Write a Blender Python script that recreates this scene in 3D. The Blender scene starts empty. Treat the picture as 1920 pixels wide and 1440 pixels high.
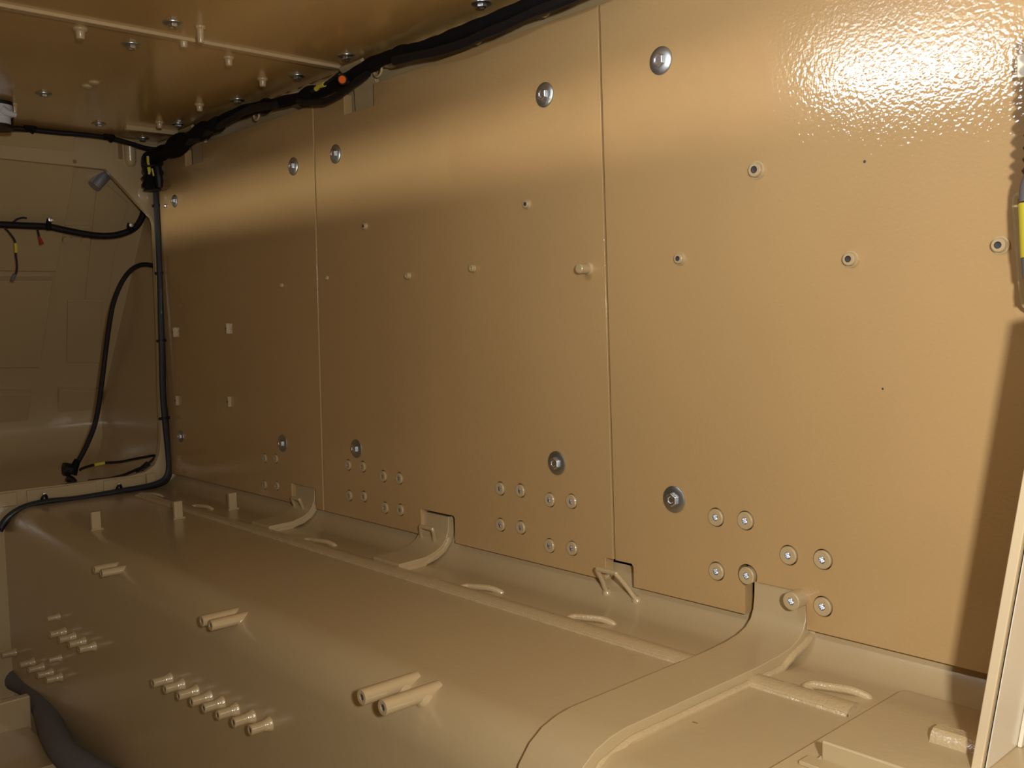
import bpy, bmesh, math, random
from mathutils import Vector, Matrix
random.seed(7)
PI = math.pi
S = bpy.context.scene
COL = S.collection

# ------------------------------------------------------------------ camera, light, exposure
cam_d = bpy.data.cameras.new('camera'); cam = bpy.data.objects.new('camera', cam_d); COL.objects.link(cam)
rows = [[0.739386, -0.672829, -0.024707], [0.062811, 0.032395, 0.9975], [-0.670346, -0.739089, 0.066213]]
M = Matrix((rows[0], rows[1], rows[2])).transposed().to_4x4()
M.translation = Vector((-1.248, 0.0, 0.4657))
cam.matrix_world = M
cam_d.sensor_width = 36.0; cam_d.lens = 33.75; cam_d.clip_start = 0.02
S.camera = cam
S.view_settings.view_transform = 'Standard'; S.view_settings.look = 'None'
S.view_settings.gamma = 1.0; S.view_settings.use_curve_mapping = False
S.view_settings.exposure = 0.0
W = bpy.data.worlds.new('world'); S.world = W; W.use_nodes = True
W.node_tree.nodes['Background'].inputs[0].default_value = (1.0, 0.86, 0.66, 1)
W.node_tree.nodes['Background'].inputs[1].default_value = 0.06

def area(name, loc, target, power, sx, sy, color, spread=180, shape='RECTANGLE', roll=0):
    l = bpy.data.lights.new(name, 'AREA'); l.shape = shape; l.size = sx; l.size_y = sy
    l.energy = power; l.color = color; l.spread = math.radians(spread)
    o = bpy.data.objects.new(name, l); COL.objects.link(o); o.location = loc
    d = Vector(target) - Vector(loc)
    o.rotation_euler = d.to_track_quat('-Z', 'Y').to_euler()
    return o
# hand lamp beside the photographer
area('flash_lamp', (-1.25, -0.26, 0.58), (0.0, 0.65, 0.37), 18.0, 0.06, 0.06, (1.0, 0.97, 0.93))
# work lamp under the roof hatch
area('hatch_lamp', (-1.00, 1.05, 1.03), (0, 0.58, 0.77), 1.7, 0.46, 0.11, (0.90, 0.95, 1.0), spread=120, shape='ELLIPSE')
# added strip light, no such lamp seen, shaped to throw the bright wall band
area('added_band_light', (-2.30, 1.55, 0.62), (0.0, 1.55, 0.81), 0.42, 3.0, 0.02, (1.0, 0.93, 0.78), spread=5.5)

# ------------------------------------------------------------------ materials
def mat(name, base, rough=0.4, metal=0.0, coat=0.0, coat_rough=0.1, peel=0.0, peel_scale=200, var=0.0, spec=0.5, dist=0.001, rvar=0):
    m = bpy.data.materials.new(name); m.use_nodes = True
    nt = m.node_tree; b = nt.nodes['Principled BSDF']
    b.inputs['Base Color'].default_value = (*base, 1); b.inputs['Roughness'].default_value = rough
    b.inputs['Metallic'].default_value = metal
    b.inputs['Specular IOR Level'].default_value = spec
    b.inputs['Coat Weight'].default_value = coat; b.inputs['Coat Roughness'].default_value = coat_rough
    tc = nt.nodes.new('ShaderNodeTexCoord')
    if var:
        n = nt.nodes.new('ShaderNodeTexNoise'); n.inputs['Scale'].default_value = 3.0; n.inputs['Detail'].default_value = 3
        nt.links.new(tc.outputs['Object'], n.inputs['Vector'])
        r = nt.nodes.new('ShaderNodeMapRange'); r.inputs[1].default_value = .3; r.inputs[2].default_value = .7
        r.inputs[3].default_value = 1 - var; r.inputs[4].default_value = 1 + var
        nt.links.new(n.outputs['Fac'], r.inputs[0])
        mx = nt.nodes.new('ShaderNodeVectorMath'); mx.operation = 'SCALE'; mx.inputs[0].default_value = base
        nt.links.new(r.outputs[0], mx.inputs['Scale']); nt.links.new(mx.outputs[0], b.inputs['Base Color'])
    if peel:
        n = nt.nodes.new('ShaderNodeTexNoise'); n.inputs['Scale'].default_value = peel_scale; n.inputs['Detail'].default_value = 1.0
        nt.links.new(tc.outputs['Object'], n.inputs['Vector'])
        bp = nt.nodes.new('ShaderNodeBump'); bp.inputs['Strength'].default_value = peel; bp.inputs['Distance'].default_value = dist
        nt.links.new(n.outputs['Fac'], bp.inputs['Height'])
        nt.links.new(bp.outputs[0], b.inputs['Normal']); nt.links.new(bp.outputs[0], b.inputs['Coat Normal'])
    return m
PANEL = mat('panel_paint', (0.515, 0.338, 0.148), 0.5, spec=.3, coat=1.0, coat_rough=0.07, peel=1.0, peel_scale=170, var=0.03, dist=0.00040)
HULL = mat('hull_paint', (0.52, 0.398, 0.216), 0.42, coat=0.9, coat_rough=0.2, peel=0.5, peel_scale=90, var=0.03, dist=0.0006)
ROOF = mat('roof_paint', (0.56, 0.37, 0.13), 0.35, coat=1.0, coat_rough=0.16, peel=0.3, peel_scale=120, var=0.03, dist=0.0005)
WELD = mat('weld_paint', (0.55, 0.42, 0.23), 0.35, coat=1.0, coat_rough=0.12, peel=0.8, peel_scale=260)
ZINC = mat('zinc', (0.55, 0.60, 0.62), 0.36, metal=1.0)
STEEL = mat('bright_steel', (0.74, 0.77, 0.83), 0.3, metal=1.0)
DARK = mat('dark_bore', (0.05, 0.04, 0.05), 0.5)
BLACK = mat('black_sleeve', (0.009, 0.008, 0.010), 0.5, spec=.3, coat=0.12, coat_rough=0.2, peel=0.6, peel_scale=400)
TAPE = mat('black_tape', (0.007, 0.006, 0.007), 0.7, peel=0.8, peel_scale=300, spec=.15)
BLUEBLACK = mat('blue_black_cable', (0.015, 0.022, 0.030), 0.4, coat=0.4, coat_rough=0.2)
YELLOW = mat('yellow_label', (0.65, 0.58, 0.05), 0.5)
ORANGE = mat('orange_plastic', (0.85, 0.16, 0.015), 0.4)
WHITE = mat('white_plastic', (0.62, 0.66, 0.72), 0.4)
RED = mat('red_plastic', (0.35, 0.03, 0.02), 0.5)
GREY = mat('grey_foam', (0.15, 0.14, 0.15), 0.8, peel=0.4, peel_scale=60)
GALV = mat('galvanised_steel', (0.42, 0.43, 0.50), 0.45, metal=0.7)
FRAME = mat('frame_lit_paint', (0.74, 0.60, 0.38), 0.4, coat=0.6, coat_rough=0.2)  # flash brightness on the frame's near edge put into the base colour
CREAM = mat('cream_lit_paint', (0.88, 0.82, 0.66), 0.4, coat=0.6, coat_rough=0.2)  # pale cream, lifted further to carry flash brightness in the colour
SMUDGE = mat('smudge', (0.30, 0.18, 0.08), 0.5)

# ------------------------------------------------------------------ helpers
def obj(name, bm, m, parent=None, smooth=True, bevel=0):
    bmesh.ops.recalc_face_normals(bm, faces=bm.faces)
    me = bpy.data.meshes.new(name); bm.to_mesh(me); bm.free()
    o = bpy.data.objects.new(name, me); COL.objects.link(o)
    me.materials.append(m)
    if smooth:
        me.polygons.foreach_set('use_smooth', [True] * len(me.polygons))
        me.set_sharp_from_angle(angle=math.radians(35))
    if bevel:
        b = o.modifiers.new('bevel', 'BEVEL'); b.width = bevel; b.segments = 2; b.limit_method = 'ANGLE'; b.angle_limit = math.radians(40); b.harden_normals = True
    if parent: o.parent = parent
    return o
def tag(o, label=None, cat=None, group=None, kind=None):
    if label: o['label'] = label
    if cat: o['category'] = cat
    if group: o['group'] = group
    if kind: o['kind'] = kind
    return o
def thing(name, label, cat, loc=(0, 0, 0), rot=(0, 0, 0), group=None):
    o = bpy.data.objects.new(name, None); o.empty_display_size = 0.02; COL.objects.link(o)
    o.location = loc; o.rotation_euler = rot
    return tag(o, label, cat, group)
def dup(root, loc, rot=None, label=None, group=None, scale=1.0):
    r = root.copy(); COL.objects.link(r); r.location = loc
    if rot is not None: r.rotation_euler = rot
    if label: r['label'] = label
    if group: r['group'] = group
    r.scale = (scale, scale, scale)
    for ch in list(root.children):
        c = ch.copy(); COL.objects.link(c); c.parent = r
        for g in list(ch.children):
            d = g.copy(); COL.objects.link(d); d.parent = c
    return r
def add_box(bm, x0, x1, y0, y1, z0, z1):
    vs = [bm.verts.new((x, y, z)) for x in (x0, x1) for y in (y0, y1) for z in (z0, z1)]
    for f in ((0, 1, 3, 2), (4, 6, 7, 5), (0, 4, 5, 1), (2, 3, 7, 6), (0, 2, 6, 4), (1, 5, 7, 3)):
        bm.faces.new([vs[i] for i in f])
    return bm
def box(*a): return add_box(bmesh.new(), *a)
def add_lathe(bm, prof, n=24, axis=None):
    """profile of (radius, height) turned about +Z, then moved by the matrix axis"""
    rings = []
    for r, h in prof:
        if r < 1e-6: rings.append([bm.verts.new((0, 0, h))])
        else: rings.append([bm.verts.new((r * math.cos(2 * PI * i / n), r * math.sin(2 * PI * i / n), h)) for i in range(n)])
    for a, b in zip(rings, rings[1:]):
        for i in range(n):
            j = (i + 1) % n
            if len(a) == 1 and len(b) == 1: continue
            if len(a) == 1: bm.faces.new((a[0], b[i], b[j]))
            elif len(b) == 1: bm.faces.new((a[i], a[j], b[0]))
            else: bm.faces.new((a[i], a[j], b[j], b[i]))
    if axis is not None: bmesh.ops.transform(bm, matrix=axis, verts=[v for r in rings for v in r])
    return bm
def lathe(prof, n=24): return add_lathe(bmesh.new(), prof, n)
def prism(poly, a0, a1, axis='x'):
    """closed outline of (u, v) pairs extruded along an axis: x -> (y,z); y -> (x,z); z -> (x,y)"""
    bm = bmesh.new()
    P = {'x': lambda a, u, v: (a, u, v), 'y': lambda a, u, v: (u, a, v), 'z': lambda a, u, v: (u, v, a)}[axis]
    A = [bm.verts.new(P(a0, u, v)) for u, v in poly]; B = [bm.verts.new(P(a1, u, v)) for u, v in poly]
    bm.faces.new(A); bm.faces.new(list(reversed(B)))
    for i in range(len(poly)):
        j = (i + 1) % len(poly)
        bm.faces.new((A[i], A[j], B[j], B[i]))
    return bm
def smooth_path(pts, k=6):
    P = [Vector(p) for p in pts]
    if len(P) < 3: return P
    out = []
    Q = [2 * P[0] - P[1]] + P + [2 * P[-1] - P[-2]]
    for i in range(1, len(Q) - 2):
        a, b, c, d = Q[i - 1:i + 3]
        for s in range(k):
            t = s / k
            out.append(0.5 * ((2 * b) + (c - a) * t + (2 * a - 5 * b + 4 * c - d) * t * t + (3 * b - a - 3 * c + d) * t ** 3))
    out.append(P[-1]); return out
def add_tube(bm, pts, r, n=10, k=6, rad=None, flat=None):
    P = smooth_path(pts, k) if k > 1 else [Vector(p) for p in pts]
    rings = []; up = Vector((0.13, 0.21, 0.97)); prev = None
    for i, p in enumerate(P):
        t = (P[min(i + 1, len(P) - 1)] - P[max(i - 1, 0)]).normalized()
        if prev is None: u = t.cross(up).normalized()
        else: u = (prev - t * prev.dot(t)).normalized()
        prev = u; w = t.cross(u)
        rr = r if rad is None else rad(i / (len(P) - 1), i)
        rings.append([bm.verts.new(p + (u * math.cos(2 * PI * j / n) + w * math.sin(2 * PI * j / n)) * rr) for j in range(n)])
    for a, b in zip(rings, rings[1:]):
        for j in range(n):
            q = (j + 1) % n
            bm.faces.new((a[j], a[q], b[q], b[j]))
    bm.faces.new(rings[0]); bm.faces.new(list(reversed(rings[-1])))
    return bm
def tube(pts, r, n=10, k=6, rad=None): return add_tube(bmesh.new(), pts, r, n, k, rad)
def bead(pts, r, n=8, step=0.006, amp=0.35):
    """a rippled weld bead along a path"""
    P = [Vector(p) for p in pts]; Q = []
    for a, b in zip(P, P[1:]):
        m = max(1, int((b - a).length / step))
        Q += [a.lerp(b, i / m) for i in range(m)]
    Q.append(P[-1]); rng = random.Random(len(Q))
    return add_tube(bmesh.new(), Q, r, n, 1, lambda t, i: r * (1 + amp * (0.5 * math.sin(i * 2.1) + rng.uniform(-.5, .5))))
TO_WALL = (0, -PI / 2, 0)      # local +Z points into the room from the right wall (-X)
TO_ROOF = (PI, 0, 0)           # local +Z points down from the roof
def arc(cx, cz, r, a0, a1, n=10):
    return [(cx + r * math.cos(math.radians(a0 + (a1 - a0) * i / n)), cz + r * math.sin(math.radians(a0 + (a1 - a0) * i / n))) for i in range(n + 1)]

# ------------------------------------------------------------------ hull: wall, shelf, roof, bulkhead, floor
XH = 0.027
wall_right = obj('wall_right', box(XH, XH + 0.04, -1.0, 4.2, -0.05, 1.10), HULL)
tag(wall_right, 'painted steel side wall of the hull behind the bolted tan panels', None, kind='structure')

prof = [(XH, 0.06)] + arc(-0.043, 0.027, 0.07, 0, -90, 12) + [(-0.2, -0.043), (-0.3, -0.043)] + arc(-0.42, -0.118, 0.075, 90, 180, 14) + [(-0.495, -0.3), (-0.495, -0.62)]
outer = prof + [(-0.44, -0.62), (-0.44, -0.2), (-0.40, -0.075), (-0.05, -0.075), (XH + 0.02, -0.03), (XH + 0.02, 0.06)]
shelf = obj('trim_1', prism(outer, -1.0, 3.046, 'y'), HULL)
tag(shelf, 'long curved tan sponson shelf running along the foot of the side wall', None, kind='structure')

def outline(y0t, y0b, y1t, y1b, bottom=(), top=()):
    """panel outline in (y, z); notches are (ya, yb, depth), ya < yb"""
    pts = [(y0b, 0.0)]
    for a, b, h in bottom: pts += ([(a, 0.0)] if a > y0b else []) + [(a, h - .004), (a + .004, h), (b - .004, h), (b, h - .004)] + ([(b, 0.0)] if b < y1b else [])
    if bottom and bottom[0][0] <= y0b: pts = pts[1:]
    if not (bottom and bottom[-1][1] >= y1b): pts.append((y1b, 0.0))
    pts.append((y1t, 1.0))
    for a, b, h in reversed(top): pts += [(b, 1.0), (b, 1 - h), (a, 1 - h), (a, 1.0)]
    pts.append((y0t, 1.0))
    return pts
near_y0 = -0.95
P3 = [(near_y0, 0), (.743, 0), (.743, .055), (.845, .055), (.849, .047), (.849, 0), (1.075, 0), (1.075, .034), (1.079, .04), (1.1165, .040), (1.1295, 1.0), (near_y0, 1.0)]
P2 = [(1.1215, .040), (1.140, .040), (1.140, 0), (1.567, 0), (1.567, .053), (1.571, .057), (1.684, .057), (1.684, 0), (2.088, 0),
      (2.067, 1.0), (1.933, 1.0), (1.933, .952), (1.812, .952), (1.812, 1.0), (1.1345, 1.0)]
P1 = [(2.0945, 0), (2.129, 0), (2.129, .047), (2.133, .052), (2.25, .052), (2.25, 0), (3.03, 0), (3.03, 1.0), (2.811, 1.0), (2.811, .95), (2.692, .95), (2.692, 1.0), (2.0735, 1.0)]

# bosses of the seat mounts, (y, z) on the wall; they stand in clearance holes of the panels
boss_far = [(0, 2.391, 0.106), (0, 2.329, 0.1102), (0, 2.398, 0.0316), (0, 2.329, 0.03635)]
boss_mid1 = [(0, 1.971, 0.1271), (0, 1.908, 0.1292), (0, 1.971, 0.05297), (0, 1.908, 0.05789)]
boss_mid2 = [(0, 1.824, 0.1152), (0, 1.761, 0.1169), (0, 1.821, 0.04229), (0, 1.761, 0.04528)]
boss_mid3 = [(0, 1.418, 0.1329), (0, 1.359, 0.1355), (0, 1.42, 0.05979), (0, 1.36, 0.06302)]
boss_mid4 = [(0, 1.278, 0.1276), (0, 1.221, 0.1317), (0, 1.281, 0.03982), (0, 1.222, 0.0442)]
boss_near1 = [(0, 0.9013, 0.1457), (0, 0.8466, 0.1481), (0, 0.9014, 0.0588), (0, 0.8446, 0.06226)]
boss_near2 = [(0, 0.7716, 0.1063), (0, 0.7158, 0.1093), (0, 0.716, 0.04011)]
def wall_panel(name, poly, holes):
    bm = prism(poly, 0.0, 0.022, 'x')
    o = obj('wall_panel', bm, PANEL, wall_right)
    if holes:
        cb = bmesh.new()
        for (x, y, z), r in holes:
            add_lathe(cb, [(0, -.02), (r, -.02), (r, .05), (0, .05)], 24, Matrix.Translation((0, y, z)) @ Matrix.Rotation(PI / 2, 4, 'Y'))
        bmesh.ops.recalc_face_normals(cb, faces=cb.faces)
        cm = bpy.data.meshes.new('cutter'); cb.to_mesh(cm); cb.free()
        c = bpy.data.objects.new('cutter', cm); COL.objects.link(c)
        md = o.modifiers.new('holes', 'BOOLEAN'); md.operation = 'DIFFERENCE'; md.object = c; md.solver = 'EXACT'
        dg = bpy.context.evaluated_depsgraph_get(); dg.update()
        nm = bpy.data.meshes.new_from_object(o.evaluated_get(dg))
        o.modifiers.clear(); o.data = nm; bpy.data.objects.remove(c)
        nm.set_sharp_from_angle(angle=math.radians(30))
    b = o.modifiers.new('bevel', 'BEVEL'); b.width = 0.0012; b.segments = 2; b.limit_method = 'ANGLE'; b.angle_limit = math.radians(50); b.harden_normals = True
    return o
wall_panel('near', P3, [(p, .0153) for p in boss_near1[:3] + boss_near2] + [(boss_near1[3], .0178)])
wall_panel('mid', P2, [(p, .0137) for p in boss_mid1 + boss_mid2 + boss_mid3 + boss_mid4])
wall_panel('far', P1, [(p, .0126) for p in boss_far])

ceiling = obj('ceiling', box(-2.5, XH + .04, -1.0, 4.2, 1.062, 1.10), ROOF)
tag(ceiling, 'glossy brown-tan steel roof of the hull', None, kind='structure')
rp = [(-2.48, 0.012, -1.0, 1.915), (-2.48, 0.012, 1.937, 3.045)]
for x0, x1, y0, y1 in rp:
    obj('roof_panel', box(x0, x1, y0, y1, 1.057, 1.063), ROOF, ceiling, bevel=.001)
obj('seam_strip', box(-2.40, 0.0, 1.914, 1.936, 1.0505, 1.062), WELD, ceiling, bevel=.003)
obj('corner_weld', bead([(0.016, y, 1.049) for y in (-0.9, 3.03)], .009, step=.02, amp=.25), WELD, ceiling)
obj('edge_strip', box(-0.165, 0.02, 2.825, 2.842, 1.044, 1.058), WELD, ceiling, bevel=.002)

# front bulkhead with its large opening
op = [(-2.42, .03)] + [(-0.498, .006), (-0.299, .004), (-0.13, .004), (-0.075, .012), (-0.045, .03), (-0.028, .065), (-0.020, .12), (-0.012, .5), (-0.010, .80), (-0.015, .818)] + [(-0.151, .961), (-0.446, .966), (-2.42, .966)]
bh = [(-2.45, -.6), (-0.45, -.6), (-0.45, -.09), (XH, -.09), (XH, 1.06), (-2.45, 1.06)]
bm = bmesh.new()
loop_o = [(x, z) for x, z in bh]; loop_i = op
def ring_plate(bm, lo, li, y0, y1):
    # bridge outer and inner outlines with a triangle fill, then extrude by hand
    res = []
    for y in (y0, y1):
        vo = [bm.verts.new((x, y, z)) for x, z in lo]; vi = [bm.verts.new((x, y, z)) for x, z in li]
        es = [bm.edges.new((v[i], v[(i + 1) % len(v)])) for v in (vo, vi) for i in range(len(v))]
        bmesh.ops.triangle_fill(bm, use_beauty=True, edges=es); res.append((vo, vi))
    for k in (0, 1):
        a, b = res[0][k], res[1][k]
        for i in range(len(a)):
            j = (i + 1) % len(a); bm.faces.new((a[i], a[j], b[j], b[i]))
ring_plate(bm, loop_o, loop_i, 3.045, 3.065)
bulk = obj('wall_front', bm, HULL)
tag(bulk, 'tan front bulkhead frame with a wide round-cornered opening', None, kind='structure')
for x0, x1 in ((-0.62, -0.458), (-0.43, -0.232), (-0.21, -0.085)):
    obj('lip_block', box(x0, x1, 3.036, 3.046, -0.038, .001), HULL, bulk, bevel=.002)
obj('lip_block', box(-.078, -.05, 3.03, 3.046, -.03, .006), HULL, bulk, bevel=.002)
obj('slot', box(-0.110, -0.098, 3.042, 3.0455, 0.995, 1.05), SMUDGE, bulk)
obj('hole', lathe([(0, 0), (.006, 0), (.006, .001), (0, .001)], 12), SMUDGE, bulk).matrix_basis = Matrix.Translation((-0.2416, 3.045, 0.975)) @ Matrix.Rotation(PI / 2, 4, 'X')
obj('hole', lathe([(0, 0), (.004, 0), (.004, .001), (0, .001)], 12), SMUDGE, bulk).matrix_basis = Matrix.Translation((-0.2619, 3.045, -0.00834)) @ Matrix.Rotation(PI / 2, 4, 'X')
# half tube and round patch on the bulkhead
bm = bmesh.new()
add_lathe(bm, [(.0, -.03), (.008, -.028), (.015, -.02), (.018, -.01), (.018, .045), (.020, .05), (.0, .05)], 20)
o = obj('half_tube', bm, HULL, bulk); o.matrix_basis = Matrix.Translation((-0.075, 3.042, 1.002))
o = obj('round_patch', lathe([(0, 0), (.03, 0), (.03, .003), (.028, .004), (0, .004)], 24), HULL, bulk)
o.matrix_basis = Matrix.Translation((-0.026, 3.045, .895)) @ Matrix.Rotation(PI / 2, 4, 'X')

floor = obj('floor', box(-2.5, -0.44, -1.0, 3.1, -0.64, -0.60), HULL)
tag(floor, 'tan steel hull floor at the foot of the shelf side', None, kind='structure')
wl = obj('wall_left', box(-2.5, -2.45, -1.0, 4.2, -0.62, 1.08), HULL)
tag(wl, 'plain tan opposite side wall of the hull', None, kind='structure')

# driver's compartment beyond the opening: sloping front plate, cove and floor, side cove
gl = [(3.035, 1.06), (3.66, .25)] + [(3.66 + .02 * t + .09 * math.sin(t * PI / 2) * .3, .25 - .12 * t) for t in (0.5, 1)] + \
     [(3.70, .10), (3.68, .05), (3.63, .015), (3.55, 0.0), (3.06, -.01), (3.06, -.04), (3.85, -.04), (3.85, 1.06)]
glacis = obj('wall_slope', prism([(y, z) for y, z in gl], -2.45, XH + .005, 'x'), HULL)
tag(glacis, 'sloping tan front plate beyond the bulkhead opening', None, kind='structure')
sc = [(XH, .26), (XH - .006, .24)] + arc(-.098, .105, .12, 0, -90, 10) + [(-.098, -.03), (XH + .01, -.03), (XH + .01, .26)]
sc = [(x, z) for x, z in sc]
obj('side_cove', prism(sc, 3.066, 3.72, 'y'), HULL, glacis)
def glp(x, z, off): return (x, 3.852 - .77 * z - off * .79, z - off * .61)
def glacis_plate(name, pts, th, m=HULL):
    bm = bmesh.new()
    A = [bm.verts.new((x, y, z)) for x, y, z in pts]
    B = [bm.verts.new((x, y - th * .79, z - th * .61)) for x, y, z in pts]
    bm.faces.new(A); bm.faces.new(list(reversed(B)))
    for i in range(len(A)):
        j = (i + 1) % len(A); bm.faces.new((A[i], A[j], B[j], B[i]))
    return obj(name, bm, m, glacis, bevel=.002)
glacis_plate('plate', [(-0.774, 3.068, 1.018), (-0.2513, 3.028, 1.071), (-0.2307, 3.11, 0.9638), (-0.2302, 3.331, 0.677), (-0.756, 3.332, 0.6747)], .028)
glacis_plate('plate', [(-0.7543, 3.356, 0.6437), (-0.2347, 3.354, 0.6469), (-0.2274, 3.575, 0.3596), (-0.7405, 3.559, 0.3812)], .028)
glacis_plate('plate', [(-0.7364, 3.619, 0.3025), (-0.2379, 3.648, 0.2648), (-0.2329, 3.74, 0.1452), (-0.7304, 3.707, 0.1882)], .028)
glacis_plate('plate', [(-0.1496, 3.121, 0.9492), (-0.03833, 3.175, 0.8792), (-0.04759, 3.289, 0.7313), (-0.02541, 3.523, 0.4269), (-0.09714, 3.529, 0.4199), (-0.1351, 3.24, 0.7942)], .006)
glacis_plate('plate', [(-0.1696, 3.409, 0.5754), (-0.1141, 3.409, 0.5752), (-0.05661, 3.412, 0.5714), (-0.01323, 3.58, 0.3531), (-0.1321, 3.576, 0.3588)], .008)
glacis_plate('plate', [(-0.1442, 3.645, 0.2682), (0.01245, 3.658, 0.2517), (0.03964, 3.776, 0.09807), (-0.1217, 3.764, 0.1139)], .02)
glacis_plate('plate', [(-0.2545, 3.233, 0.8033), (-0.1447, 3.23, 0.8082), (-0.1434, 3.253, 0.7777), (-0.2523, 3.256, 0.7735)], .014)
for p in [(-0.2066, 3.265, 0.7624), (-0.1488, 3.265, 0.7629)]:
    o = obj('pad', lathe([(0, 0), (.016, 0), (.014, .008), (0, .009)], 16), WELD, glacis)
    o.matrix_basis = Matrix.Translation(p) @ Matrix.Rotation(math.radians(128), 4, 'X')
o = obj('pad', lathe([(0, 0), (.03, 0), (.028, .005), (0, .006)], 20), HULL, glacis)
o.matrix_basis = Matrix.Translation((-0.3948, 3.163, 0.895)) @ Matrix.Rotation(math.radians(128), 4, 'X') @ Matrix.Translation((0, 0, .012))

# ------------------------------------------------------------------ raised rib along the shelf and floor pads
def rib(y0, y1, label):
    o = obj('rib', prism([(-.152, -.044), (-.150, -.037), (-.142, -.033), (-.124, -.033), (-.117, -.037), (-.115, -.044)], y0, y1, 'y'), WELD, shelf)
    b = obj('weld_bead', bead([(-.152, y0, -.042), (-.152, y1, -.042)], .0035, 6, .012, .5), WELD, o)
    return o
rib(.842, 2.93, ''); rib(.596, .744, '')


# ------------------------------------------------------------------ wide formed straps over the shelf
def strap_outline(path, t):
    """band of thickness t lying under the path (x, z)"""
    P = [Vector((x, 0, z)) for x, z in path]; Q = []
    for i, p in enumerate(P):
        d = (P[min(i + 1, len(P) - 1)] - P[max(i - 1, 0)]).normalized()
        n = Vector((-d.z, 0, d.x))
        Q.append(p - n * t)
    return [(p.x, p.z) for p in P] + [(q.x, q.z) for q in reversed(Q)]
big = [(.004, .054), (.003, .03), (.0, .012), (-.007, -.001), (-.020, -.011), (-.04, -.0175), (-.07, -.0215), (-.12, -.024), (-.3, -.024), (-.405, -.024),
       (-.430, -.027), (-.455, -.034), (-.477, -.047), (-.495, -.067), (-.506, -.090), (-.511, -.118), (-.512, -.2), (-.512, -.5)]
t = thing('hull_strap', 'wide tan strap bent up the wall and over the rounded shelf edge in the foreground', 'strap', (0, .79, -.04))
def local(o, r): o.parent = r; o.matrix_parent_inverse = Matrix.Translation(-Vector(r.location)); return o
lo = [(x, z) for x, z in big]
o = local(obj('band', prism(strap_outline(lo, -.021), .744, .835, 'y'), HULL, bevel=.0015), t)
o = local(obj('weld_bead', bead([(x - .0 + (.012 if z > -.02 else 0), .742, z - .014 if x > -.45 else z) for x, z in [(.006, .03), (.002, .004), (-.02, -.006), (-.05, -.014)]] +
      [(x, .742, -.041) for x in (-.07, -.12, -.2, -.3, -.40)] + [(-.45, .742, -.052), (-.478, .742, -.075), (-.494, .742, -.112), (-.496, .742, -.3)], .0058, 10, .011, .13), WELD), t)
for q in range(4):
    pass

def small_strap(y0, y1, label, side_bar):
    t = thing('foot_strap', label, 'strap', (-.05, (y0 + y1) / 2, -.04), group='short curved straps in the panel notches')
    path = [(.010, .050), (.008, .02), (.002, .004), (-.010, -.010), (-.028, -.019), (-.055, -.026), (-.122, -.028)]
    local(obj('band', prism(strap_outline(path, -.018), y0, y1, 'y'), HULL, bevel=.0015), t)
    local(obj('weld_bead', bead([(x, y0 - .002, z - .016) for x, z in [(.010, .02), (-.006, .0), (-.03, -.012)]] + [(-.06, y0 - .002, -.041), (-.12, y0 - .002, -.041)], .0045, 6, .006, .4), WELD), t)
    local(obj('weld_bead', bead([(-.124, y0, -.041), (-.124, y1, -.041)], .003, 6, .006, .4), WELD), t)
small_strap(1.600, 1.695, 'short curved strap below the notch of the middle wall panel', True)
small_strap(2.150, 2.240, 'short curved strap at the far end panel, next to the far panel joint', True)
# second wide plate, in the bottom right corner
t = thing('floor_plate', 'flat tan plate on the shelf in the bottom right corner, under the angle bracket', 'plate', (-.2, .45, -.04))
local(obj('band', prism([(-.028, -.043), (-.028, -.038), (-.045, -.036), (-.40, -.036), (-.42, -.044)], .0, .580, 'y'), HULL, bevel=.001), t)
local(obj('rib', prism([(-.166, -.037), (-.162, -.027), (-.155, -.022), (-.139, -.022), (-.133, -.027), (-.130, -.037)], .425, .486, 'y'), WELD), t)
t = thing('angle_bracket', 'pale tan step-shaped angle bracket on the shelf plate in the bottom right corner', 'bracket', (-.22, .5, -.036))
local(obj('web', prism([(-.301, -.036), (-.301, -.012), (-.299, -.010), (-.295, -.010), (-.295, -.036)], .15, .545, 'y'), HULL, bevel=.0008), t)
local(obj('foot_flange', box(-.322, -.301, .15, .562, -.036, -.031), HULL, bevel=.0012), t)
local(obj('weld_bead', bead([(-.303, .548, -.033), (-.296, .548, -.033), (-.290, .545, -.033)], .003), WELD), t)

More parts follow.
